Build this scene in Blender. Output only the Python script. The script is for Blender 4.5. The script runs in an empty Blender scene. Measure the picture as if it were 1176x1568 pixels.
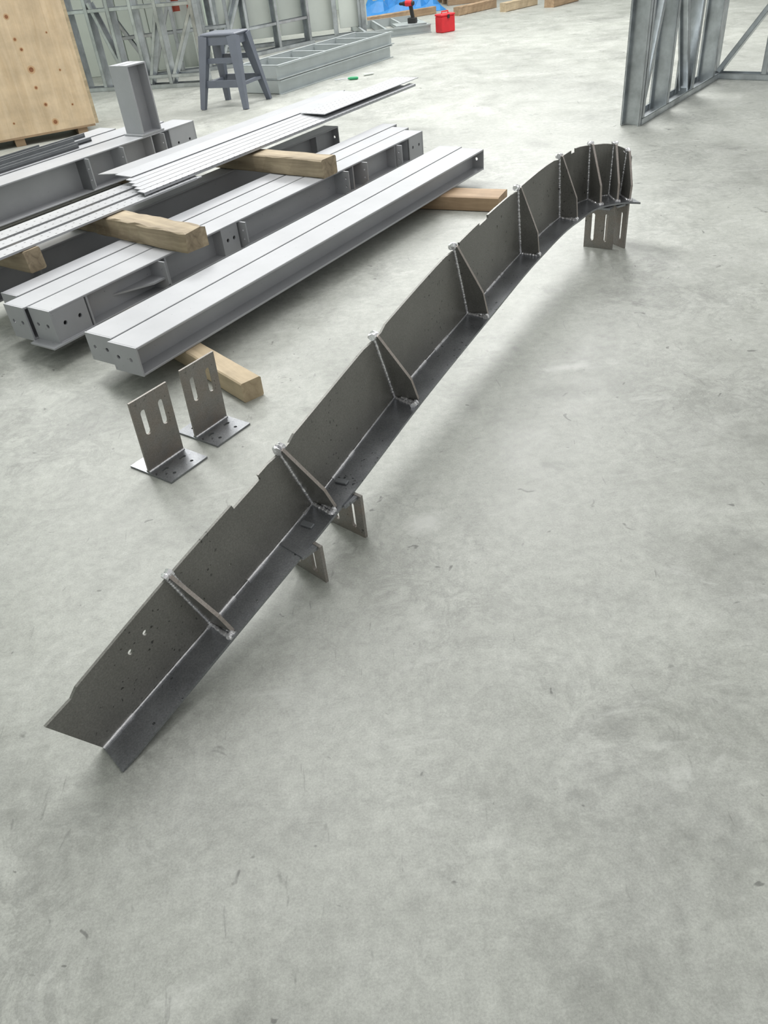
import bpy, math, random
from mathutils import Vector, Matrix
from mathutils.geometry import tessellate_polygon
random.seed(4)
D = bpy.data
scene = bpy.context.scene
scene.view_settings.view_transform = 'Standard'
scene.view_settings.look = 'None'

# ------------------------------------------------------------ materials
def newmat(name):
    m = D.materials.new(name); m.use_nodes = True
    nt = m.node_tree
    b = nt.nodes['Principled BSDF']
    return m, nt, b
def N(nt, typ, **kw):
    n = nt.nodes.new(typ)
    for k, v in kw.items(): setattr(n, k, v)
    return n
def noise(nt, co, scale, detail=6, rough=.6, dist=0):
    n = nt.nodes.new('ShaderNodeTexNoise')
    n.inputs['Scale'].default_value = scale; n.inputs['Detail'].default_value = detail
    n.inputs['Roughness'].default_value = rough; n.inputs['Distortion'].default_value = dist
    if co: nt.links.new(co, n.inputs['Vector'])
    return n.outputs['Fac']
def ramp(nt, fac, stops, interp='LINEAR'):
    r = nt.nodes.new('ShaderNodeValToRGB')
    r.color_ramp.interpolation = interp
    el = r.color_ramp.elements
    while len(el) < len(stops): el.new(.5)
    for e, (p, c) in zip(el, stops):
        e.position = p
        e.color = (c, c, c, 1) if not hasattr(c, '__len__') else (*c, 1)
    nt.links.new(fac, r.inputs['Fac'])
    return r.outputs['Color']
def mix(nt, a, b, fac, mode='MIX'):
    n = nt.nodes.new('ShaderNodeMix'); n.data_type = 'RGBA'; n.blend_type = mode
    for sock, v in ((n.inputs[6], a), (n.inputs[7], b), (n.inputs[0], fac)):
        if isinstance(v, (int, float)): sock.default_value = v
        elif isinstance(v, tuple): sock.default_value = (*v, 1)
        else: nt.links.new(v, sock)
    return n.outputs[2]
def coords(nt, scale=(1, 1, 1), rot=(0, 0, 0), loc=(0, 0, 0)):
    tc = nt.nodes.new('ShaderNodeTexCoord'); mp = nt.nodes.new('ShaderNodeMapping')
    mp.inputs['Scale'].default_value = scale; mp.inputs['Rotation'].default_value = rot
    mp.inputs['Location'].default_value = loc
    nt.links.new(tc.outputs['Object'], mp.inputs['Vector'])
    return mp.outputs['Vector']
def bump(nt, b, h, strength, dist=.002):
    n = nt.nodes.new('ShaderNodeBump'); n.inputs['Strength'].default_value = strength
    n.inputs['Distance'].default_value = dist
    nt.links.new(h, n.inputs['Height']); nt.links.new(n.outputs['Normal'], b.inputs['Normal'])
def simple(name, col, rough=.5, metal=0., var=.12, scale=8, bmp=.1):
    m, nt, b = newmat(name)
    co = coords(nt)
    f = noise(nt, co, scale)
    c = ramp(nt, f, [(.3, tuple(x * (1 - var) for x in col)), (.7, tuple(min(1, x * (1 + var)) for x in col))])
    nt.links.new(c, b.inputs['Base Color'])
    b.inputs['Roughness'].default_value = rough; b.inputs['Metallic'].default_value = metal
    if bmp: bump(nt, b, noise(nt, co, scale * 12), bmp, .001)
    return m

def make_floor():
    m, nt, b = newmat('concrete_floor')
    co = coords(nt)
    big = noise(nt, co, .7, 4, .55, .4)
    mid = noise(nt, co, 3.2, 9, .68, .5)
    fin = noise(nt, co, 26, 8, .75, .2)
    vf = noise(nt, co, 190, 4, .8)
    base = ramp(nt, mid, [(.30, (.325, .335, .306)), (.52, (.388, .399, .369)), (.72, (.445, .455, .427))])
    c = mix(nt, base, ramp(nt, big, [(.32, .85), (.68, 1.10)]), 1.0, 'MULTIPLY')
    c = mix(nt, c, ramp(nt, fin, [(.3, .80), (.7, 1.14)]), 1.0, 'MULTIPLY')
    c = mix(nt, c, ramp(nt, vf, [(.3, .80), (.7, 1.15)]), 1.0, 'MULTIPLY')
    st = noise(nt, coords(nt, (1, 1, 1), (0, 0, .6)), 5, 7, .75, .7)
    msk = ramp(nt, noise(nt, co, .9, 3, .5), [(.45, .1), (.62, 1.)])
    blot = ramp(nt, st, [(.42, 1.), (.475, .86), (.50, .80), (.55, 1.)])
    c = mix(nt, c, mix(nt, (1., 1., 1.), blot, msk), 1.0, 'MULTIPLY')
    pt = ramp(nt, noise(nt, coords(nt, (1.6, 1, 1), (0, 0, -.4), (3, 1, 0)), 1.7, 4, .5, .5), [(.56, 1.), (.68, .84)])
    c = mix(nt, c, pt, 1.0, 'MULTIPLY')
    sm = ramp(nt, noise(nt, coords(nt, (1, 1, 1), (0, 0, 0), (7, 3, 0)), 4.5, 5, .6, .3), [(.62, 1.), (.70, .80)])
    c = mix(nt, c, sm, 1.0, 'MULTIPLY')
    # worn / smudged places and a painted glare patch on the slab: (x, y, radius x, radius y, rotation, gain)
    brk = noise(nt, co, 9, 5, .7, .6)
    for x, y, rx, ry, rot, g in ((.49, 1.13, .17, .15, 0, .74), (.82, 2.72, .42, .16, .1, .80), (.86, 2.92, .34, .09, .0, 1.22),  # last one: reflected floor glare painted as an elongated pale patch
                                 (.13, 1.98, .16, .13, .4, 1.15), (.62, 1.55, .30, .12, -.5, .84), (-.25, .95, .35, .15, .6, .88), (1.1, 1.7, .3, .12, .3, .86)):
        tc = nt.nodes.new('ShaderNodeTexCoord')
        mp = N(nt, 'ShaderNodeMapping', vector_type='TEXTURE')
        mp.inputs['Location'].default_value = (x, y, 0); mp.inputs['Rotation'].default_value = (0, 0, rot)
        mp.inputs['Scale'].default_value = (rx, ry, 1)
        nt.links.new(tc.outputs['Object'], mp.inputs['Vector'])
        ln = N(nt, 'ShaderNodeVectorMath', operation='LENGTH'); nt.links.new(mp.outputs[0], ln.inputs[0])
        ad = N(nt, 'ShaderNodeMath', operation='ADD'); nt.links.new(ln.outputs['Value'], ad.inputs[0]); nt.links.new(brk, ad.inputs[1])
        c = mix(nt, c, ramp(nt, ad.outputs[0], [(.55, g), (1., 1 + (g - 1) * .6 if g < 1 else g)]) if False else (g, g, g),
                ramp(nt, ad.outputs[0], [(.6, .9), (1., 0.)]), 'MULTIPLY') if g < 1 else mix(nt, c, (.60, .61, .585), ramp(nt, ad.outputs[0], [(.6, .5), (1., 0.)]))
    sc = noise(nt, coords(nt, (7, 1.3, 1), (0, 0, .7)), 5, 3, .6, .6)
    c = mix(nt, c, ramp(nt, sc, [(.68, 1.), (.74, .74)]), 1.0, 'MULTIPLY')
    scb = noise(nt, coords(nt, (1.2, 8, 1), (0, 0, .3)), 4, 3, .6, .8)
    c = mix(nt, c, ramp(nt, scb, [(.70, 1.), (.76, .78)]), 1.0, 'MULTIPLY')
    sc2 = noise(nt, co, 15, 2, .5, 1.)
    c = mix(nt, c, ramp(nt, sc2, [(.71, 1.), (.75, .5)]), 1.0, 'MULTIPLY')
    du = noise(nt, coords(nt, (1, 2.4, 1), (0, 0, .25), (5, 2, 0)), 2.3, 7, .7, .8)
    c = mix(nt, c, (.58, .59, .565), ramp(nt, du, [(.60, 0.), (.75, .45)]))
    nt.links.new(c, b.inputs['Base Color'])
    r = ramp(nt, mid, [(.3, .40), (.7, .56)])
    nt.links.new(r, b.inputs['Roughness'])
    bump(nt, b, mix(nt, fin, vf, .5), .15, .002)
    return m
FLOOR = make_floor()

def make_paint(name='gray_primer_paint', perf=False):
    m, nt, b = newmat(name)
    co = coords(nt)
    f = noise(nt, co, 3, 6, .6)
    c = ramp(nt, f, [(.3, (.345, .352, .372)), (.7, (.41, .418, .44))])
    sp = noise(nt, co, 60, 2, .5)
    c = mix(nt, c, ramp(nt, sp, [(.72, 1.), (.77, .55)]), 1.0, 'MULTIPLY')
    if perf:
        sep = nt.nodes.new('ShaderNodeSeparateXYZ'); nt.links.new(co, sep.inputs[0])
        def cell(o, size):
            a = N(nt, 'ShaderNodeMath', operation='DIVIDE'); a.inputs[1].default_value = size; nt.links.new(o, a.inputs[0])
            fr = N(nt, 'ShaderNodeMath', operation='FRACT'); nt.links.new(a.outputs[0], fr.inputs[0])
            s = N(nt, 'ShaderNodeMath', operation='SUBTRACT'); s.inputs[1].default_value = .5; nt.links.new(fr.outputs[0], s.inputs[0])
            mu = N(nt, 'ShaderNodeMath', operation='MULTIPLY'); mu.inputs[1].default_value = size; nt.links.new(s.outputs[0], mu.inputs[0])
            p = N(nt, 'ShaderNodeMath', operation='POWER'); p.inputs[1].default_value = 2; nt.links.new(mu.outputs[0], p.inputs[0])
            return p.outputs[0]
        ad = N(nt, 'ShaderNodeMath', operation='ADD')
        nt.links.new(cell(sep.outputs[0], .055), ad.inputs[0]); nt.links.new(cell(sep.outputs[1], .055), ad.inputs[1])
        lt = N(nt, 'ShaderNodeMath', operation='LESS_THAN'); lt.inputs[1].default_value = .006 ** 2
        nt.links.new(ad.outputs[0], lt.inputs[0])
        c = mix(nt, c, (.12, .12, .13), lt.outputs[0])
    nt.links.new(c, b.inputs['Base Color'])
    b.inputs['Roughness'].default_value = .42
    b.inputs['Metallic'].default_value = .1
    bump(nt, b, noise(nt, co, 90), .06, .001)
    return m
PAINT = make_paint(); PERF = make_paint('gray_perforated_paint', True)

def make_steel(name, lo, hi, rough, metal, rust=0.):
    m, nt, b = newmat(name)
    co = coords(nt)
    f = noise(nt, co, 4, 8, .65, .3)
    c = ramp(nt, f, [(.3, lo), (.7, hi)])
    c = mix(nt, c, ramp(nt, noise(nt, co, 200, 3, .7), [(.3, .78), (.7, 1.2)]), 1., 'MULTIPLY')
    pm = ramp(nt, noise(nt, co, 3.1, 2, .5), [(.47, 0.), (.57, 1.)])
    sp = ramp(nt, noise(nt, co, 75, 1, .5), [(.70, 1.), (.73, .3)])
    c = mix(nt, c, mix(nt, (1., 1., 1.), sp, pm), 1., 'MULTIPLY')
    if rust: c = mix(nt, c, (.27, .19, .13), ramp(nt, noise(nt, co, 14), [(.42, 0.), (.75, rust)]))
    nt.links.new(c, b.inputs['Base Color'])
    b.inputs['Metallic'].default_value = metal
    nt.links.new(ramp(nt, f, [(.3, rough - .08), (.7, rough + .1)]), b.inputs['Roughness'])
    bump(nt, b, noise(nt, co, 220), .12, .001)
    return m
WEB = make_steel('mill_scale_steel', (.165, .163, .150), (.225, .222, .206), .44, .45)
FLG = make_steel('rolled_steel_flange', (.19, .198, .212), (.32, .33, .345), .32, .7)
RIB = make_steel('cut_plate_steel', (.21, .20, .187), (.29, .275, .255), .48, .4, .35)
EDGE = make_steel('flame_cut_edge', (.30, .27, .25), (.44, .40, .375), .45, .4, .2)
WELD = make_steel('weld_bead', (.62, .62, .64), (.88, .88, .90), .3, .75)
GALV = simple('galvanized_steel', (.46, .49, .51), .33, .75, .28, 6, .05)
DARK = simple('dark_steel_bar', (.17, .18, .19), .5, .3)
WHITEP = simple('pale_panel_coating', (.60, .64, .60), .5, 0, .06, 1.5, .02)
WALLM = simple('pale_green_wall_cladding', (.50, .56, .50), .6, 0, .06, .5, .02)
STOOLM = simple('gray_plastic', (.12, .135, .17), .45, 0, .06)
REDM = simple('red_plastic', (.62, .02, .03), .4)
BLACKM = simple('black_rubber', (.02, .02, .02), .6)
BLUEM = simple('blue_tarp_plastic', (.03, .22, .55), .45)
YELM = simple('yellow_cable', (.75, .5, .03), .5)
GREENM = simple('green_plastic', (.03, .35, .15), .4)
REDP = simple('red_oxide_paint', (.38, .08, .05), .5)

def make_wood(name, lo, hi, axis=0):
    m, nt, b = newmat(name)
    s = [9, 9, 9]; s[axis] = .7
    co = coords(nt, tuple(s))
    g = noise(nt, co, 2.2, 8, .6, .8)
    c = ramp(nt, g, [(.25, lo), (.5, tuple((a + q) / 2 for a, q in zip(lo, hi))), (.75, hi)])
    c = mix(nt, c, ramp(nt, noise(nt, coords(nt), 5, 5, .6), [(.3, .8), (.65, 1.08)]), 1., 'MULTIPLY')
    nt.links.new(c, b.inputs['Base Color'])
    b.inputs['Roughness'].default_value = .7
    bump(nt, b, g, .35, .003)
    return m
PLY = make_wood('plywood_sheet', (.58, .43, .27), (.72, .57, .40), 2)
KNOT = make_wood('wood_knot', (.20, .07, .03), (.36, .16, .07)); KHALO = make_wood('wood_knot_halo', (.54, .34, .19), (.62, .42, .25))
TIMB = make_wood('sawn_timber', (.36, .28, .18), (.58, .47, .32))
TIMB2 = make_wood('weathered_timber', (.17, .13, .085), (.50, .41, .28))
TIMBR = make_wood('reddish_timber', (.26, .17, .10), (.46, .33, .21))

# ------------------------------------------------------------ mesh builder
class MB:
    def __init__(s): s.v = []; s.f = []; s.m = []; s.mats = []
    def mi(s, mat):
        if mat not in s.mats: s.mats.append(mat)
        return s.mats.index(mat)
    def add(s, vs, fs, mat, M=None):
        o = len(s.v); k = s.mi(mat)
        for v in vs:
            v = Vector(v)
            if M is not None: v = M @ v
            s.v.append(v)
        for f in fs: s.f.append([i + o for i in f]); s.m.append(k)
    def box(s, a, b, mat, M=None):
        x0, y0, z0 = a; x1, y1, z1 = b
        vs = [(x0, y0, z0), (x1, y0, z0), (x1, y1, z0), (x0, y1, z0), (x0, y0, z1), (x1, y0, z1), (x1, y1, z1), (x0, y1, z1)]
        s.add(vs, [(0, 3, 2, 1), (4, 5, 6, 7), (0, 1, 5, 4), (1, 2, 6, 5), (2, 3, 7, 6), (3, 0, 4, 7)], mat, M)
    def bbox(s, a, b, mat, M=None, c=.004):
        x0, y0, z0 = a; x1, y1, z1 = b
        vs = []
        for zc, ins in ((z0, c), (z0 + c, 0), (z1 - c, 0), (z1, c)):
            ex = ins
            pts = [(x0 + ex + c, y0 + ex), (x1 - ex - c, y0 + ex), (x1 - ex, y0 + ex + c), (x1 - ex, y1 - ex - c), (x1 - ex - c, y1 - ex), (x0 + ex + c, y1 - ex), (x0 + ex, y1 - ex - c), (x0 + ex, y0 + ex + c)]
            vs += [(p[0], p[1], zc) for p in pts]
        fs = [tuple(range(7, -1, -1)), tuple(range(24, 32))]
        for r in range(3):
            for i in range(8):
                j = (i + 1) % 8
                fs.append((r * 8 + i, r * 8 + j, r * 8 + 8 + j, r * 8 + 8 + i))
        s.add(vs, fs, mat, M)
    def plate(s, outer, holes, t, mat, M=None):
        """outline in local XY, thickness along local Z (0..t), real through holes"""
        loops = [[Vector((p[0], p[1], 0)) for p in outer]] + [[Vector((p[0], p[1], 0)) for p in h] for h in holes]
        tris = tessellate_polygon(loops)
        pts = [p for l in loops for p in l]; n = len(pts)
        vs = [(p.x, p.y, 0) for p in pts] + [(p.x, p.y, t) for p in pts]
        fs = [tuple(tr) for tr in tris] + [tuple(i + n for i in reversed(tr)) for tr in tris]
        o = 0
        for l in loops:
            k = len(l)
            for i in range(k):
                j = (i + 1) % k
                fs.append((o + i, o + j, n + o + j, n + o + i))
            o += k
        s.add(vs, fs, mat, M)
    def tube(s, pts, rads, mat, seg=8, M=None):
        pts = [Vector(p) for p in pts]
        vs = []; fs = []
        for i, p in enumerate(pts):
            d = (pts[min(i + 1, len(pts) - 1)] - pts[max(i - 1, 0)]).normalized()
            u = d.orthogonal().normalized() if i == 0 else (u - d * u.dot(d)).normalized()
            w = d.cross(u)
            r = rads[i] if hasattr(rads, '__len__') else rads
            for k in range(seg):
                a = 2 * math.pi * k / seg
                vs.append(p + u * math.cos(a) * r + w * math.sin(a) * r)
        for i in range(len(pts) - 1):
            for k in range(seg):
                j = (k + 1) % seg
                fs.append((i * seg + k, i * seg + j, (i + 1) * seg + j, (i + 1) * seg + k))
        fs.append(tuple(range(seg - 1, -1, -1))); fs.append(tuple((len(pts) - 1) * seg + k for k in range(seg)))
        s.add(vs, fs, mat, M)
    def obj(s, name, loc=(0, 0, 0), rz=0, fix=True):
        me = D.meshes.new(name)
        me.from_pydata([tuple(v) for v in s.v], [], s.f)
        for m in s.mats: me.materials.append(m)
        for p, k in zip(me.polygons, s.m): p.material_index = k
        if fix:
            import bmesh
            bm = bmesh.new(); bm.from_mesh(me); bmesh.ops.recalc_face_normals(bm, faces=bm.faces); bm.to_mesh(me); bm.free()
        me.update()
        o = D.objects.new(name, me)
        o.location = loc; o.rotation_euler = (0, 0, rz)
        scene.collection.objects.link(o)
        return o
def circ(x, y, r, n=12): return [(x + r * math.cos(2 * math.pi * i / n), y + r * math.sin(2 * math.pi * i / n)) for i in range(n)]
def slot(x, y, w, h, n=6):
    r = w / 2; pts = []
    for i in range(n + 1):
        a = math.pi * i / n; pts.append((x + r * math.cos(a), y + h / 2 - r + r * math.sin(a)))
    for i in range(n + 1):
        a = math.pi + math.pi * i / n; pts.append((x + r * math.cos(a), y - h / 2 + r + r * math.sin(a)))
    return pts
def frameM(o, x, y):
    x = Vector(x).normalized(); y = Vector(y); y = (y - x * y.dot(x)).normalized(); z = x.cross(y)
    M = Matrix((x, y, z)).transposed().to_4x4(); M.translation = Vector(o)
    return M

# rack frame: all painted beams run along direction DV
P1 = Vector((-.973, 3.096, 0)); DV = Vector((.59, .807, 0)).normalized(); NV = Vector((-DV.y, DV.x, 0))
RZ = math.atan2(DV.y, DV.x)
def R(a, n, z=0): return P1 + DV * a + NV * n + Vector((0, 0, z))

# ------------------------------------------------------------ room
mb = MB(); mb.box((-4.9, -4, -.1), (12, 20, 0), FLOOR); mb.obj('floor')
mb = MB(); mb.box((-4.9, 20, 0), (12, 20.2, 5), WALLM)
mb.obj('wall_back')
mb = MB(); mb.box((-5.1, -4, 0), (-4.9, 20.2, 5), WALLM)
for i in range(60): mb.box((-4.9, -4 + i * .4, 0), (-4.885, -3.97 + i * .4, 5), WALLM)
mb.obj('wall_left')

# ------------------------------------------------------------ curved steel beam
ST = [((-.770, 1.217, .006), (-.707, 1.140, .006), (-.812, 1.163, .215)),
      ((-.511, 1.546, .08), (-.446, 1.477, .08), (-.562, 1.479, .324)),
      ((-.216, 1.940, .165), (-.148, 1.864, .165), (-.275, 1.851, .427)),
      ((.087, 2.455, .215), (.160, 2.365, .215), (.032, 2.364, .499)),
      ((.442, 3.035, .245), (.520, 2.960, .245), (.380, 2.932, .565)),
      ((.788, 3.620, .255), (.873, 3.555, .255), (.761, 3.576, .570)),
      ((1.090, 4.071, .255), (1.165, 3.985, .255), (1.066, 4.038, .564)),
      ((1.312, 4.319, .255), (1.345, 4.170, .255), (1.302, 4.311, .538)),
      ((1.439, 4.345, .255), (1.440, 4.196, .255), (1.443, 4.345, .516)),
      ((1.494, 4.323, .255), (1.505, 4.190, .255), (1.507, 4.316, .483)),
      ((1.526, 4.298, .255), (1.550, 4.166, .255), (1.523, 4.300, .456))]
def cr(j, u):
    i = min(int(u), len(ST) - 2); t = u - i
    p = [Vector(ST[max(0, min(len(ST) - 1, k))][j]) for k in (i - 1, i, i + 1, i + 2)]
    def tg(a, b, c):
        d1 = (b - a).length; d2 = (c - b).length
        if d1 < 1e-6: return (c - b)
        if d2 < 1e-6: return (b - a)
        return ((b - a) / d1 * d2 + (c - b) / d2 * d1) / (d1 + d2)
    L = (p[2] - p[1]).length
    def T(a, b, c):
        v = tg(a, b, c); return v.normalized() * L
    m1 = T(p[0], p[1], p[2]); m2 = T(p[1], p[2], p[3])
    t2, t3 = t * t, t * t * t
    return p[1] * (2 * t3 - 3 * t2 + 1) + m1 * (t3 - 2 * t2 + t) + p[2] * (-2 * t3 + 3 * t2) + m2 * (t3 - t2)
def fr(u):
    B = cr(0, u); e = .02
    Tn = (cr(0, min(10, u + e)) - cr(0, max(0, u - e))).normalized()
    Z = (cr(2, u) - B)
    return B, cr(1, u), cr(2, u), Tn, Z
beam = D.objects.new('curved_steel_beam', None); scene.collection.objects.link(beam)
def child(o, p=beam): o.parent = p; return o
us = [i / 8 for i in range(81)]
mb = MB(); vs = []; TF = .009
for u in us:
    B, O, T, Tn, Z = fr(u)
    up = Z.normalized(); I = B + (B - O) * .06
    vs += [tuple(I), tuple(O), tuple(O - up * TF), tuple(I - up * TF)]
fs = []
for i in range(len(us) - 1):
    for k in range(4):
        j = (k + 1) % 4
        fs.append((i * 4 + k, i * 4 + j, i * 4 + 4 + j, i * 4 + 4 + k))
n = (len(us) - 1) * 4
fs += [(3, 2, 1, 0), (n, n + 1, n + 2, n + 3)]
mb.add(vs, fs, FLG)
flange = child(mb.obj('flange'))
def hfac(u):
    """each web panel was cut a touch lower than the rib crowns; notches as in the plate"""
    if u < .19: return .93
    if 1.53 < u < 1.78: return .925
    if 4.36 < u < 4.5: return .95
    if 6.46 < u < 6.62: return .93
    f = u % 1
    if 1 < u < 7 and f < .07: return .95
    return .985
extra = [.19, .1901, 1.53, 1.5301, 1.78, 1.7799, 4.36, 4.3601, 4.5, 4.4999, 6.46, 6.4601, 6.62, 6.6199]
ul = sorted(set([round(x, 4) for x in us] + extra + [k + .07 for k in range(2, 7)] + [k + .0699 for k in range(2, 7)] + [k + .0001 for k in range(2, 7)]))
vs = []; TW = .008
for u in ul:
    B, O, T, Tn, Z = fr(u)
    nrm = Tn.cross(Z).normalized()
    if nrm.dot(O - B) < 0: nrm = -nrm
    Tt = B + Z * hfac(u if u > 0 else .01)
    if u == 0: Tt = Vector((-.828, 1.146, .197))
    vs += [tuple(B), tuple(Tt), tuple(Tt - nrm * TW), tuple(B - nrm * TW)]
fs = []
for i in range(len(ul) - 1):
    for k in range(4):
        j = (k + 1) % 4
        fs.append((i * 4 + k, i * 4 + j, i * 4 + 4 + j, i * 4 + 4 + k))
n = (len(ul) - 1) * 4
fs += [(3, 2, 1, 0), (n, n + 1, n + 2, n + 3)]
mb = MB(); mb.add(vs, fs, WEB); web = child(mb.obj('web'))
mb = MB()
for u in range(1, 10):
    B, O, T, Tn, Z = fr(u)
    W = (O - B); up = Z
    out = (W - Tn * W.dot(Tn)); t = .011
    if u >= 7: out = W
    w = out.copy()
    prof = [B, B + w * .86, B + w * .88 + up * .03, B + w * .84 + up * .36, B + w * .15 + up * 1.015, B + up * 1.015 - w * .06, B - w * 0 + up * .97]
    s_ = up.cross(w).normalized() * t / 2
    k = len(prof)
    vs = [tuple(p + s_) for p in prof] + [tuple(p - s_) for p in prof]
    mb.add(vs, [tuple(range(k)), tuple(range(2 * k - 1, k - 1, -1))], WEB)
    mb.add(vs, [(i, (i + 1) % k, (i + 1) % k + k, i + k) for i in range(k)], EDGE)
child(mb.obj('stiffener_ribs'))
mb = MB()
def bead(a, b, r, amp=.2, step=.005):
    a = Vector(a); b = Vector(b); L = (b - a).length; k = max(4, int(L / step))
    pts = []; rd = []
    for i in range(k + 1):
        p = a.lerp(b, i / k) + Vector([random.uniform(-1, 1) * r * .15 for _ in range(3)])
        pts.append(p); rd.append(r * (1 + amp * random.uniform(-1, 1)))
    mb.tube(pts, rd, WELD, 8)
for u in range(1, 10):
    B, O, T, Tn, Z = fr(u)
    W = O - B; n_ = W.normalized()
    for sg in (-1, 1):
        off = Tn * sg * .008 + n_ * .003
        bead(B + off, B + Z * .97 + off, .0055)
        bead(B + off + Z * .01, B + W * .86 + off + Z * .01, .0060)
    for c0, rr in ((T + Z * .01, .011), (T - W.normalized() * .008 + Z * .005, .010), (B + W * .88 + Z * .02, .009)):
        for sg in (-1, 1):
            bead(c0 + Tn * .012 * sg, c0, rr, .4)
for i in range(160):  # base weld run; its bright line also paints light showing under the web
    u0 = i / 16
    B, O, T, Tn, Z = fr(u0); B2, O2, *_ = fr(min(10, u0 + 1 / 16))
    o_ = (O - B).normalized() * .003 + Vector((0, 0, .002))
    heavy = (math.sin(i * .9) + math.sin(i * .37 + 1) > .3)
    r_ = .0058 if heavy else .0032
    mb.tube([B + o_, B.lerp(B2, .5) + o_, B2 + o_], [r_ * random.uniform(.8, 1.2) for _ in range(3)], WELD, 8)
child(mb.obj('weld_beads'))
def cutter(objs, target):
    bpy.context.view_layer.update()
    for c in objs:
        md = target.modifiers.new('b', 'BOOLEAN'); md.operation = 'DIFFERENCE'; md.solver = 'EXACT'; md.object = c
    dg = bpy.context.evaluated_depsgraph_get()
    me = D.meshes.new_from_object(target.evaluated_get(dg))
    target.modifiers.clear(); target.data = me
    for c in objs: D.objects.remove(c)
def cyl(p, axis, r, L=.06, sl=0, side=None):
    mb = MB(); ax = Vector(axis).normalized()
    x = Vector(side) if side is not None else ax.orthogonal()
    M = frameM(Vector(p) - ax * L / 2, x, ax.cross(x))
    if M.col[2].xyz.dot(ax) < 0: M = frameM(Vector(p) + ax * L / 2, x, ax.cross(x))
    mb.plate(circ(0, 0, r, 14) if not sl else slot(0, 0, r * 2, sl), [], L, WEB, M)
    return mb.obj('c')
hw = []
for u, hf, r in ((.52, .70, .008), (.66, .72, .008), (4.62, .72, .007), (4.70, .80, .007), (9.7, .6, .006), (2.55, .2, .004), (3.6, .75, .004), (1.3, .4, .004), (5.5, .3, .004)):
    B, O, T, Tn, Z = fr(u); hw.append(cyl(B + Z * hf, Tn.cross(Z), r))
cutter(hw, web)
hf_ = []
for u in [.3, 1.25, 1.62, 2.25, 2.5, 3.25, 3.6, 4.2, 4.5, 4.8, 5.4, 6.4, 7.5]:
    B, O, T, Tn, Z = fr(u); hf_.append(cyl(B.lerp(O, .78), Z, .004))
cutter(hf_, flange)
mb = MB()
for u in (1.83, 2.2):
    B, O, T, Tn, Z = fr(u); M = frameM(B.lerp(O, .42), Tn, Z.cross(Tn))
    mb.bbox((-.010, -.022, 0), (.010, .022, .008), DARK, M, c=.002)  # raised dark block stands in for the dark opening of a flange slot
child(mb.obj('dark_slot_marks'))
def leg(edge, dirv, h, w=.165, t=.011, foot=1):
    mb = MB(); e = Vector((*edge, 0)); d = Vector((*dirv, 0)).normalized()
    M = frameM(e, d, (0, 0, 1))
    mb.plate([(0, 0), (w, 0), (w, h), (0, h)], [slot(w * .27, h * .47, .02, h * .62), slot(w * .73, h * .47, .02, h * .62)], t, RIB, M)
    mb.box((0.01, h - .012, -.06 if foot > 0 else t), (w - .02, h - .002, 0 if foot > 0 else .07), FLG, M)
    return mb
child(leg((-.200, 1.740), (-.68, .73), .142).obj('slotted_leg_1'))
child(leg((-.069, 1.932), (-.72, .69), .168).obj('slotted_leg_2'))
child(leg((1.43, 4.205), (-.135, .10), .243).obj('slotted_leg_3'))
child(leg((1.497, 4.205), (-.05, .12), .243).obj('slotted_leg_4'))

# ------------------------------------------------------------ loose slotted brackets
def bracket(p, name='slotted_steel_bracket'):
    mb = MB(); w = .18; h = .30
    hs = [slot(w * .27, h * .66, .026, .105), slot(w * .74, h * .66, .026, .105)]
    M = frameM((0, .004, .008), (1, 0, 0), (0, -.045, 1))
    mb.plate([(0, 0), (w, 0), (w, h), (0, h)], hs, .008, RIB, M)
    base = [(-.005, -.13), (w + .005, -.13), (w + .005, .10), (-.005, .10)]
    bh = []
    for x in (.045, .135):
        bh += [[(q, r_) for r_, q in slot(-.045, x, .014, .03)], circ(x, -.095, .007), circ(x, .06, .007)]
    mb.plate(base, bh, .008, FLG)
    for sg in (-1, 1):
        pts = [(x * w / 30, sg * .007, .010) for x in range(31)]
        mb.tube(pts, [.005 * random.uniform(.7, 1.2) for _ in pts], WELD, 6)
    return mb.obj(name, (p[0], p[1], 0), math.atan2(.78, .62))
bracket((-.871, 2.457)); bracket((-.720, 2.674))

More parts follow.
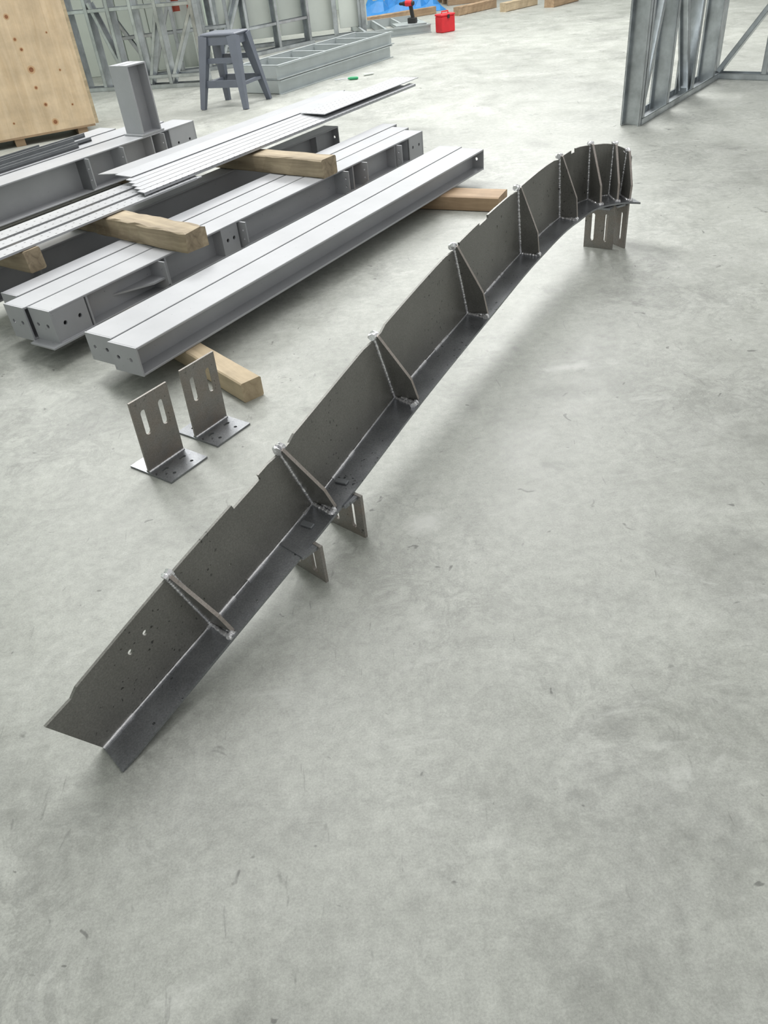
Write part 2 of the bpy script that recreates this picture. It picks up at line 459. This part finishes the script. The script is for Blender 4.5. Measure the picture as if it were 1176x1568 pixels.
# ------------------------------------------------------------ painted H-beams
def hbeam(L, w, h, stiff=(), gus=(), tf=.011, tw=.009, ends=(1, 1), sideplates=(), fins=(), mat=PAINT):
    mb = MB()
    mb.bbox((0, 0, 0), (L, w, tf), mat, c=.002); mb.bbox((0, 0, h - tf), (L, w, h), mat, c=.002)
    mb.box((0, w / 2 - tw / 2, tf), (L, w / 2 + tw / 2, h - tf), mat)
    for e, x in zip(ends, (-.008, L)):
        if e:
            M = frameM((x, 0, 0), (0, 1, 0), (0, 0, 1))
            mb.plate([(0, 0), (w, 0), (w, h), (0, h)], [circ(w * .3, h * .52, .010), circ(w * .75, h * .52, .010)], .008, mat, M)
    for x in stiff:
        mb.box((x, .002, tf), (x + .01, w - .002, h - tf), mat)
    for x in fins:
        M = frameM((x, -.045, tf), (0, 1, 0), (0, 0, 1))
        hh = h - 2 * tf
        mb.plate([(.0, .03), (.045, .0), (w * .5 + .04, 0), (w * .5 + .04, hh), (0, hh)], [circ(.025, hh * .35, .007), circ(.025, hh * .7, .007)], .01, mat, M)
    for x0, x1 in sideplates:
        M = frameM((x0, .012, tf), (1, 0, 0), (0, 0, 1))
        mb.plate([(0, 0), (x1 - x0, 0), (x1 - x0, h - 2 * tf), (0, h - 2 * tf)], [circ((x1 - x0) * .3, h * .45, .011), circ((x1 - x0) * .75, h * .45, .011)], .01, mat, M)
    for x in gus:
        M = frameM((x, w / 2 - .005, h * .45), (1, 0, 0), (0, -1, 0))
        mb.plate([(0, 0), (.28, 0), (.28, w * .45 + .03), (.2, w * .45 + .03)], [], .009, mat, M)
    return mb
def put(mb, name, a, n, z, rz=RZ):
    return mb.obj(name, tuple(R(a, n, z)), rz)
put(hbeam(3.30, .178, .135), 'painted_steel_h_beam', 0, 0, .092)
put(hbeam(3.30, .178, .135), 'painted_steel_h_beam', .03, .188, .092)
mb = hbeam(3.5, .16, .17, stiff=(.21, .75, 1.2, 1.33, 2.45, 2.55, 3.1, 3.3), gus=(.42,), sideplates=((.0, .2), (1.21, 1.33), (3.3, 3.5)), fins=(.70, 1.36, 2.43, 2.66, 3.12))
mb.box((-.06, -.02, .0), (.22, .16, .008), PAINT)
put(mb, 'painted_steel_h_beam', .07, .65, .092)
put(hbeam(3.6, .15, .17, stiff=(.3, 2., 3.3)), 'painted_steel_h_beam', .05, .82, .092)
put(hbeam(3.6, .13, .17, stiff=(.3, 3.)), 'painted_steel_h_beam', .14, .985, .092)
put(hbeam(3.3, .14, .17, stiff=(.3, 3.)), 'painted_steel_h_beam', .30, 1.46, .092)

def timber(p0, p1, w, h, z, mat, name='timber_block', ragged=False, rnd=.006):
    p0 = Vector((*p0, 0)); p1 = Vector((*p1, 0)); L = (p1 - p0).length
    mb = MB(); nx = max(3, int(L / .06))
    prof = [(-.5, .06), (-.5, .94), (-.44, 1), (.44, 1), (.5, .94), (.5, .06), (.44, 0), (-.44, 0)]
    vs = []
    for i in range(nx + 1):
        for q in prof:
            x = L * i / nx; jx = 0
            if ragged and i == 0: jx = random.uniform(0, .045)
            r_ = rnd * (random.uniform(-1, 1))
            vs.append((x + jx, q[0] * w + r_, max(0, q[1] * h - (abs(r_) if q[1] > .5 else 0))))
    fs = []
    for i in range(nx):
        for k in range(8):
            j = (k + 1) % 8; fs.append((i * 8 + k, i * 8 + j, i * 8 + 8 + j, i * 8 + 8 + k))
    fs += [tuple(range(7, -1, -1)), tuple(nx * 8 + k for k in range(8))]
    mb.add(vs, fs, mat)
    return mb.obj(name, (p0.x, p0.y, z), math.atan2(p1.y - p0.y, p1.x - p0.x))
timber((-.50, 2.95), (-1.62, 4.45), .10, .0915, 0, TIMB, rnd=.001)
timber((1.0, 5.16), (-.55, 5.96), .20, .0915, 0, TIMBR, rnd=.001)
ZT = .2625
def across(a0, n0, a1, n1, w, h, z, mat, **k):
    a = R(a0, n0); b_ = R(a1, n1); timber((a.x, a.y), (b_.x, b_.y), w, h, z, mat, **k)
across(.95, .50, 1.06, 1.62, .145, .115, ZT, TIMB2, ragged=True, rnd=.008)
across(2.35, .64, 2.40, 1.78, .15, .115, ZT, TIMB2, rnd=.004)
across(.42, 1.18, .44, 1.64, .10, .115, ZT, TIMB2, rnd=.002)

# nested perforated angles resting on timbers
mb = MB()
def strip(a0, a1, n0, n1, z0, z1, t=.005, mat=PERF):
    vs = [(a0, n0, z0), (a1, n0, z0), (a1, n1, z1), (a0, n1, z1)]
    vs += [(x, y, z + t) for x, y, z in vs]
    mb.add(vs, [(0, 3, 2, 1), (4, 5, 6, 7), (0, 1, 5, 4), (1, 2, 6, 5), (2, 3, 7, 6), (3, 0, 4, 7)], mat)
ZN = .403
for k in range(5):
    a0 = 1.30 + k * .03; a1 = 4.50 - (k % 3) * .10 - (.45 if k > 2 else 0)
    n0 = 1.24 + k * .055; z0 = ZN + k * .005
    strip(a0, a1, n0, n0 + .062, z0, z0 + .004, mat=PERF if k == 0 else PAINT)
    strip(a0, a1, n0, n0 + .005, z0 - .012, z0 - .012, .014, DARK if k % 2 else PAINT)
strip(1.46, 4.0, 1.515, 1.66, ZN + .03, ZN + .034, mat=PAINT); strip(1.50, 4.05, 1.67, 1.88, ZN + .03, ZN + .012, mat=PAINT)
strip(1.46, 4.0, 1.515, 1.52, ZN + .02, ZN + .02, .012, DARK)
strip(3.2, 4.60, 1.27, 1.50, ZN + .032, ZN + .034)
mb.obj('nested_perforated_angles', tuple(R(0, 0)), RZ)
mb = MB()
ZL = .379
strip(-.8, 1.75, 1.20, 1.32, ZL, ZL); strip(-.8, 1.7, 1.34, 1.46, ZL, ZL); strip(-.7, 1.75, 1.48, 1.62, ZL, ZL)
for nn in (1.195, 1.335, 1.475): mb.box((-.8, nn, ZL), (1.7, nn + .005, ZL + .011), PAINT)
mb.obj('perforated_angle_bundle', tuple(R(0, 0)), RZ)

# left rack of beams
put(hbeam(4.4, .24, .25, stiff=(3.2, 3.9, 4.1), sideplates=((4.1, 4.4),), gus=(1.9,), fins=(3.2, 3.55, 4.0)), 'painted_steel_h_beam', -1.12, 2.75, .085)
put(hbeam(4.1, .24, .25, stiff=(3., 3.9), sideplates=((3.9, 4.1),)), 'painted_steel_h_beam', -.9, 3.03, .085)
put(hbeam(3.8, .20, .25, stiff=(3.,)), 'painted_steel_h_beam', -.9, 3.31, .085)
put(hbeam(2.6, .16, .12, stiff=(1.6, 2.2), fins=(1.65, 2.3)), 'painted_steel_h_beam', -1.9, 2.42, .085)
for aa in (.4, 2.6):
    across(aa, 2.35, aa, 3.6, .1, .084, 0, TIMB, rnd=.001)
mb = MB()
for k, (n_, a1, hh) in enumerate(((3.06, 2.3, .02), (3.14, 2.5, .02), (3.23, 2.4, .03), (3.34, 2.6, .02), (3.42, 2.2, .02))):
    mb.box((-.9, n_, 0), (a1, n_ + .06, .012), DARK if k % 2 else PAINT); mb.box((-.9, n_, 0), (a1, n_ + .008, hh + .01), DARK)
put(mb, 'dark_steel_angle_bundle', 0, 0, .337)
mb = MB(); h = .50
mb.box((0, 0, 0), (.012, .2, h), PAINT); mb.box((.19, 0, 0), (.202, .2, h), PAINT); mb.box((.012, .095, 0), (.19, .105, h), PAINT)
mb.box((-.02, -.01, 0), (.222, .21, .012), PAINT); mb.box((.012, .0, h - .01), (.19, .2, h), PAINT)
put(mb, 'steel_column_stub', 2.72, 2.76, .337, RZ)

# ------------------------------------------------------------ plywood crate
mb = MB()
mb.box((-.6, 0, .09), (.98, .018, 1.9), PLY)
mb.box((.98, 0, .09), (.998, .7, 1.9), PLY)
mb.box((-.6, .68, .09), (.98, .70, 1.9), PLY); mb.box((-.6, .0, 1.9), (.998, .7, 1.92), PLY)
mb.box((-.618, 0, .09), (-.6, .7, 1.9), PLY)
mb.box((.998, -.0, .09), (1.03, .08, 1.9), TIMB); mb.box((.998, .3, .09), (1.03, .38, 1.9), TIMB)
for x in (-.5, .15, .8): mb.box((x, .02, 0), (x + .1, .68, .09), TIMBR)
mb.box((-.6, .0, .07), (.99, .10, .09), TIMBR)
for xk, z, r_ in ((.60, .17, .020), (.56, .34, .013), (.52, .50, .012), (.53, .66, .022), (.50, .84, .012), (.47, .93, .012), (.46, 1.12, .016), (.30, 1.0, .008), (.45, 1.35, .018),
                  (.82, .30, .008), (.80, .62, .008), (.78, .95, .007), (.2, .22, .008), (.12, 1.3, .012), (.44, 1.6, .016)):
    M = frameM((xk, .0, z), (1, 0, 0), (0, 0, 1))
    mb.plate(circ(0, 0, r_ * 1.7, 12), [], .0008, KHALO, M)
    mb.plate(circ(0, 0, r_, 12), [], .0016, KNOT, M)
mb.obj('plywood_crate', (-3.52, 8.86, 0), math.atan2(.385, .915))

# ------------------------------------------------------------ step stool
def taper(mb, p, q, w0, w1, mat, flat=.55):
    p = Vector(p); q = Vector(q); d = (q - p).normalized(); x = Vector((1, 0, 0)); x = (x - d * x.dot(d)).normalized(); y = d.cross(x)
    vs = []
    for c0, w in ((p, w0), (q, w1)):
        for sx, sy in ((-1, -1), (1, -1), (1, 1), (-1, 1)): vs.append(tuple(c0 + x * sx * w / 2 + y * sy * w * flat / 2))
    mb.add(vs, [(0, 1, 2, 3), (7, 6, 5, 4), (0, 4, 5, 1), (1, 5, 6, 2), (2, 6, 7, 3), (3, 7, 4, 0)], mat)
mb = MB(); Hs = .72
mb.bbox((-.22, -.16, Hs - .03), (.22, .16, Hs), STOOLM, c=.01)
mb.box((-.2, -.15, Hs - .11), (.2, -.135, Hs - .03), STOOLM); mb.box((-.2, .135, Hs - .11), (.2, .15, Hs - .03), STOOLM)
mb.box((-.205, -.15, Hs - .11), (-.19, .15, Hs - .03), STOOLM); mb.box((.19, -.15, Hs - .11), (.205, .15, Hs - .03), STOOLM)
for sx in (-1, 1):
    for sy in (-1, 1):
        taper(mb, (sx * .28, sy * .27, 0), (sx * .18, sy * .12, Hs - .03), .055, .11, STOOLM, .8)
    taper(mb, (sx * .245, -.22, .24), (sx * .245, .22, .24), .05, .05, STOOLM)
for sy in (-1, 1):
    mb.box((-.24, sy * .21 - .012, .21), (.24, sy * .21 + .012, .28), STOOLM)
    mb.box((-.21, sy * .16 - .012, .44), (.21, sy * .16 + .012, .49), STOOLM)
mb.obj('plastic_step_stool', (-1.16, 9.98, 0), -.45)

# ------------------------------------------------------------ light gauge frames
def stud(mb, p, q, w, fl, face, mat=GALV, t=.004):
    p = Vector(p); q = Vector(q); d = (q - p); L = d.length; M = frameM(p, d, face)
    mb.box((0, -w / 2, 0), (L, w / 2, t), mat, M)
    mb.box((0, -w / 2, 0), (L, -w / 2 + t, fl), mat, M); mb.box((0, w / 2 - t, 0), (L, w / 2, fl), mat, M)
    mb.box((0, -w / 2, fl - t), (L, -w / 2 + .014, fl), mat, M); mb.box((0, w / 2 - .014, fl - t), (L, w / 2, fl), mat, M)
def stud_wall(name, loc, az, L, Hh, xs, diags, th=.14, horiz=(), extra=None, dw=.09, mat=GALV):
    mb = MB()
    stud(mb, (0, 0, 0), (L, 0, 0), th, .05, (0, 1, 0), mat); stud(mb, (L, 0, Hh), (0, 0, Hh), th, .05, (0, 1, 0), mat)
    for x in xs: stud(mb, (x, 0, .004), (x, 0, Hh), th - .01, .05, (0, 1, 0), mat)
    for (x0, z0, x1, z1) in diags: stud(mb, (x0, 0, z0), (x1, 0, z1), dw, .045, (0, 1, 0), mat)
    for z, x0, x1 in horiz: stud(mb, (x0, 0, z), (x1, 0, z), th - .02, .04, (0, 1, 0), mat)
    if extra: extra(mb)
    return mb.obj(name, loc, az)
stud_wall('galvanized_stud_frame', (2.44, 6.97, 0), math.atan2(.763, .646), 1.95, 2.5,
          (.0, .06, .62, 1.25, 1.85), ((.12, .05, .62, 1.6), (1.25, .05, .66, 1.5)), th=.17)
stud_wall('galvanized_stud_frame', (3.78, 8.50, 0), -.75, 2.0, 2.5,
          (.0, .5, 1.2, 1.9), ((.05, .05, .5, .7), (.55, .7, 1.2, .05), (1.25, .05, 1.9, 1.2)), th=.14, horiz=((.75, 0, 1.9),))
stud_wall('galvanized_stud_frame', (-3.35, 12.2, 0), math.atan2(-.62, 1.8), 1.85, 2.4,
          (.0, .3, .62, .95, 1.3, 1.8), ((.3, 1.0, .62, .05), (.98, .05, 1.3, .9), (1.3, .05, 1.8, .9)), th=.16, horiz=((.12, .9, 1.8), (.9, 0, 1.8)), dw=.12)
stud_wall('galvanized_stud_frame', (-3.0, 12.85, 0), .1, 1.7, 2.4,
          (.0, .4, .85, 1.25, 1.6), ((.0, .8, .4, .05), (.45, .05, .85, .9)), th=.16, horiz=((.5, 0, 1.6),), dw=.12)
mb = MB()
for k in range(5):
    mb.bbox((k * .42, 0, 0), (k * .42 + .41, .08, 2.3), WHITEP, c=.006)
mb.obj('insulated_panel_stack', (-3.9, 13.6, 0), -.06)
def bd(mb):
    for k in range(5): mb.bbox((.05 + k * .5, .02, .12), (.05 + k * .5 + .46, .05, 2.3), WHITEP, c=.003)
    for k in range(6): mb.box((k * .48, -.10, .05), (k * .48 + .07, -.08, 2.3), GALV)
stud_wall('boarded_wall_frame', (-1.85, 14.9, 0), .12, 2.45, 2.4, (0, .5, 1., 1.5, 2., 2.4), ((.05, .05, .5, 1.0),), th=.14, extra=bd)
stud_wall('galvanized_stud_frame', (-1.7, 13.5, 0), .75, 1.9, 2.4, (0, .6, 1.2, 1.85), ((.05, .05, .6, .9),), th=.14, horiz=((.35, 0, 1.85),), dw=.12)
mb = MB(); mb.box((-.14, -.14, 0), (.14, .14, .012), WHITEP); mb.box((-.12, -.12, 0), (-.108, .12, .72), WHITEP); mb.box((.108, -.12, 0), (.12, .12, .72), WHITEP); mb.box((-.108, -.006, 0), (.108, .006, .72), WHITEP)
mb.box((-.12, -.12, .72), (-.108, .12, 3.2), REDP); mb.box((.108, -.12, .72), (.12, .12, 3.2), REDP); mb.box((-.108, -.006, .72), (.108, .006, 3.2), REDP)
mb.obj('steel_column', (-2.12, 13.5, 0))
def ladder(mb, L, W, z, h=.15, n=6, mat=GALV):
    stud(mb, (0, 0, z + h / 2), (L, 0, z + h / 2), h, .05, (0, 0, 1), mat)
    stud(mb, (L, W, z + h / 2), (0, W, z + h / 2), h, .05, (0, 0, 1), mat)
    for i in range(n):
        x = .02 + (L - .08) * i / (n - 1)
        stud(mb, (x, 0.01, z + h / 2), (x, W - .01, z + h / 2), h - .01, .05, (0, 0, 1), mat)
LG = simple('pale_galvanized', (.46, .50, .51), .4, .35, .08, 4, .03)
mb = MB(); ladder(mb, 2.45, .55, 0, n=6, mat=LG); ladder(mb, 2.5, .55, .155, n=6, mat=LG)
mb.obj('light_gauge_frame_stack', (-.68, 10.3, 0), math.atan2(.8, .6))
mb = MB(); ladder(mb, 1.1, 1.5, 0, .12, 4, LG)
mb.box((.55, .05, .12), (1.05, .45, .135), LG)
mb.obj('light_gauge_frame_stack', (.52, 14.35, 0), .1)

mb = MB()
mb.tube([(-.09, 0, .27), (-.05, 0, .27), (.03, 0, .27), (.1, 0, .27)], [.03, .04, .042, .03], BLACKM, 12)
mb.tube([(.1, 0, .27), (.15, 0, .27), (.17, 0, .27)], [.025, .022, .012], BLACKM, 12)
mb.tube([(-.06, 0, .272), (.0, 0, .272), (.05, 0, .272)], [.043, .046, .044], REDM, 12)
taper(mb, (-.06, 0, .07), (-.03, 0, .25), .05, .05, BLACKM, .8)
mb.bbox((-.12, -.04, 0), (.02, .04, .075), BLACKM, c=.006)
mb.obj('cordless_drill', (1.3, 14.65, .136), 2.6)
mb = MB(); mb.bbox((-.13, -.09, 0), (.13, .09, .22), REDM, c=.01); mb.bbox((-.135, -.095, .22), (.135, .095, .25), REDM, c=.008)
mb.tube([(-.06, 0, .25), (-.06, 0, .28), (.06, 0, .28), (.06, 0, .25)], .01, REDM, 8); mb.box((-.02, -.1, .19), (.02, -.09, .24), BLACKM)
mb.obj('red_toolbox', (1.83, 14.3, 0), .5)

def pallet(name, loc, az, L, W, mat):
    mb = MB()
    for y in (0, W / 2 - .05, W - .1): mb.bbox((0, y, 0), (L, y + .1, .1), mat, c=.005)
    k = int(L / .2)
    for i in range(k): mb.bbox((i * L / k, 0, .1), (i * L / k + .13, W, .125), mat, c=.004)
    return mb.obj(name, loc, az)
timber((2.3, 16.3), (3.1, 17.0), .14, .14, 0, TIMBR); timber((3.1, 16.1), (3.8, 16.7), .14, .14, 0, TIMB)
timber((3.9, 16.0), (4.5, 16.6), .2, .16, 0, TIMBR); timber((.4, 16.4), (2.0, 17.1), .12, .12, 0, TIMBR)
pallet('timber_pallet', (2.4, 18.2, 0), .1, 2.2, 1., TIMBR)
mb = MB()
gx = 14; gy = 8; vs = []
for j in range(gy + 1):
    for i in range(gx + 1):
        ed = min(i, gx - i, j, gy - j)
        vs.append((i * .12, j * .12, 0.004 if ed == 0 else .05 + random.uniform(0, .13) * min(ed, 2)))
mb.add(vs, [(j * (gx + 1) + i, j * (gx + 1) + i + 1, (j + 1) * (gx + 1) + i + 1, (j + 1) * (gx + 1) + i) for j in range(gy) for i in range(gx)], BLUEM)
mb.obj('blue_tarp', (.6, 17.5, 0))
mb = MB()
for k in range(5): mb.tube([(.0, k * .11, .05), (1.2, k * .11 + .02, .05), (2.2, k * .11, .05)], .05, BLACKM, 10)
mb.obj('black_pipe_bundle', (5.0, 16.9, 0), .1)
mb = MB(); pts = []
for i in range(120):
    t = i / 120 * 6 * math.pi; r_ = .2 + .03 * math.sin(t * 2.3)
    pts.append((r_ * math.cos(t), r_ * math.sin(t), .012 + .012 * (i / 40)))
mb.tube(pts, .012, YELM, 6); mb.obj('yellow_cable_coil', (-4.15, 14.9, 0))
mb = MB(); mb.tube([(0, 0, .018), (.02, 0, .018), (.1, 0, .018), (.13, 0, .018)], [.012, .018, .018, .01], GREENM, 10); mb.tube([(.13, 0, .018), (.3, 0, .012)], .005, GALV, 8)
mb.obj('screwdriver', (.28, 10.75, 0), 2.9)
mb = MB(); mb.tube([(0, 0, .012), (.12, 0, .012), (.14, 0, .012)], [.012, .012, .003], WHITEP, 8); mb.obj('marker_pen', (.36, 10.95, 0), .3)

# ------------------------------------------------------------ light
w = D.worlds.new('world'); scene.world = w; w.use_nodes = True
nt = w.node_tree; bg = nt.nodes['Background']
tc = nt.nodes.new('ShaderNodeTexCoord'); sp = nt.nodes.new('ShaderNodeSeparateXYZ'); nt.links.new(tc.outputs['Generated'], sp.inputs[0])
c = ramp(nt, sp.outputs[2], [(0., (.68, .70, .68)), (.25, (.97, .98, .955)), (1., (1., 1., .975))])
nt.links.new(c, bg.inputs['Color']); bg.inputs['Strength'].default_value = .71
def area(loc, size, power, tgt, col=(1, 1, 1)):
    l = D.lights.new('ceiling_light', 'AREA'); l.shape = 'RECTANGLE'; l.size, l.size_y = size; l.energy = power; l.color = col
    o = D.objects.new('ceiling_light', l); o.location = loc
    o.rotation_euler = (Vector(tgt) - Vector(loc)).to_track_quat('-Z', 'Y').to_euler(); scene.collection.objects.link(o)
area((-2.2, 7, 6), (1.2, 8), 450, (0, 4.5, 0), (1, 1, .98)); area((3, 12, 6.), (2, 6), 540, (2, 9, 0), (1, 1, .98)); area((0, 16, 6), (8, 2), 480, (0, 13, 0), (1, 1, .98))

# ------------------------------------------------------------ camera
th = math.atan(1177 / 1515); cc, ss = math.cos(th), math.sin(th)
F = Vector((0, cc, -ss)); U0 = Vector((0, ss, cc)); R0 = Vector((1, 0, 0))
nn = math.hypot(169, 1506); crr, srr = 1506 / nn, 169 / nn
r = R0 * crr - U0 * srr; u = R0 * srr + U0 * crr
M = Matrix((r, u, -F)).transposed().to_4x4(); M.translation = (0, 0, 1.6)
cam = D.cameras.new('camera'); co = D.objects.new('camera', cam); scene.collection.objects.link(co)
co.matrix_world = M; cam.sensor_fit = 'VERTICAL'; cam.sensor_height = 24; cam.lens = 24 * 1177 / 1568
scene.camera = co
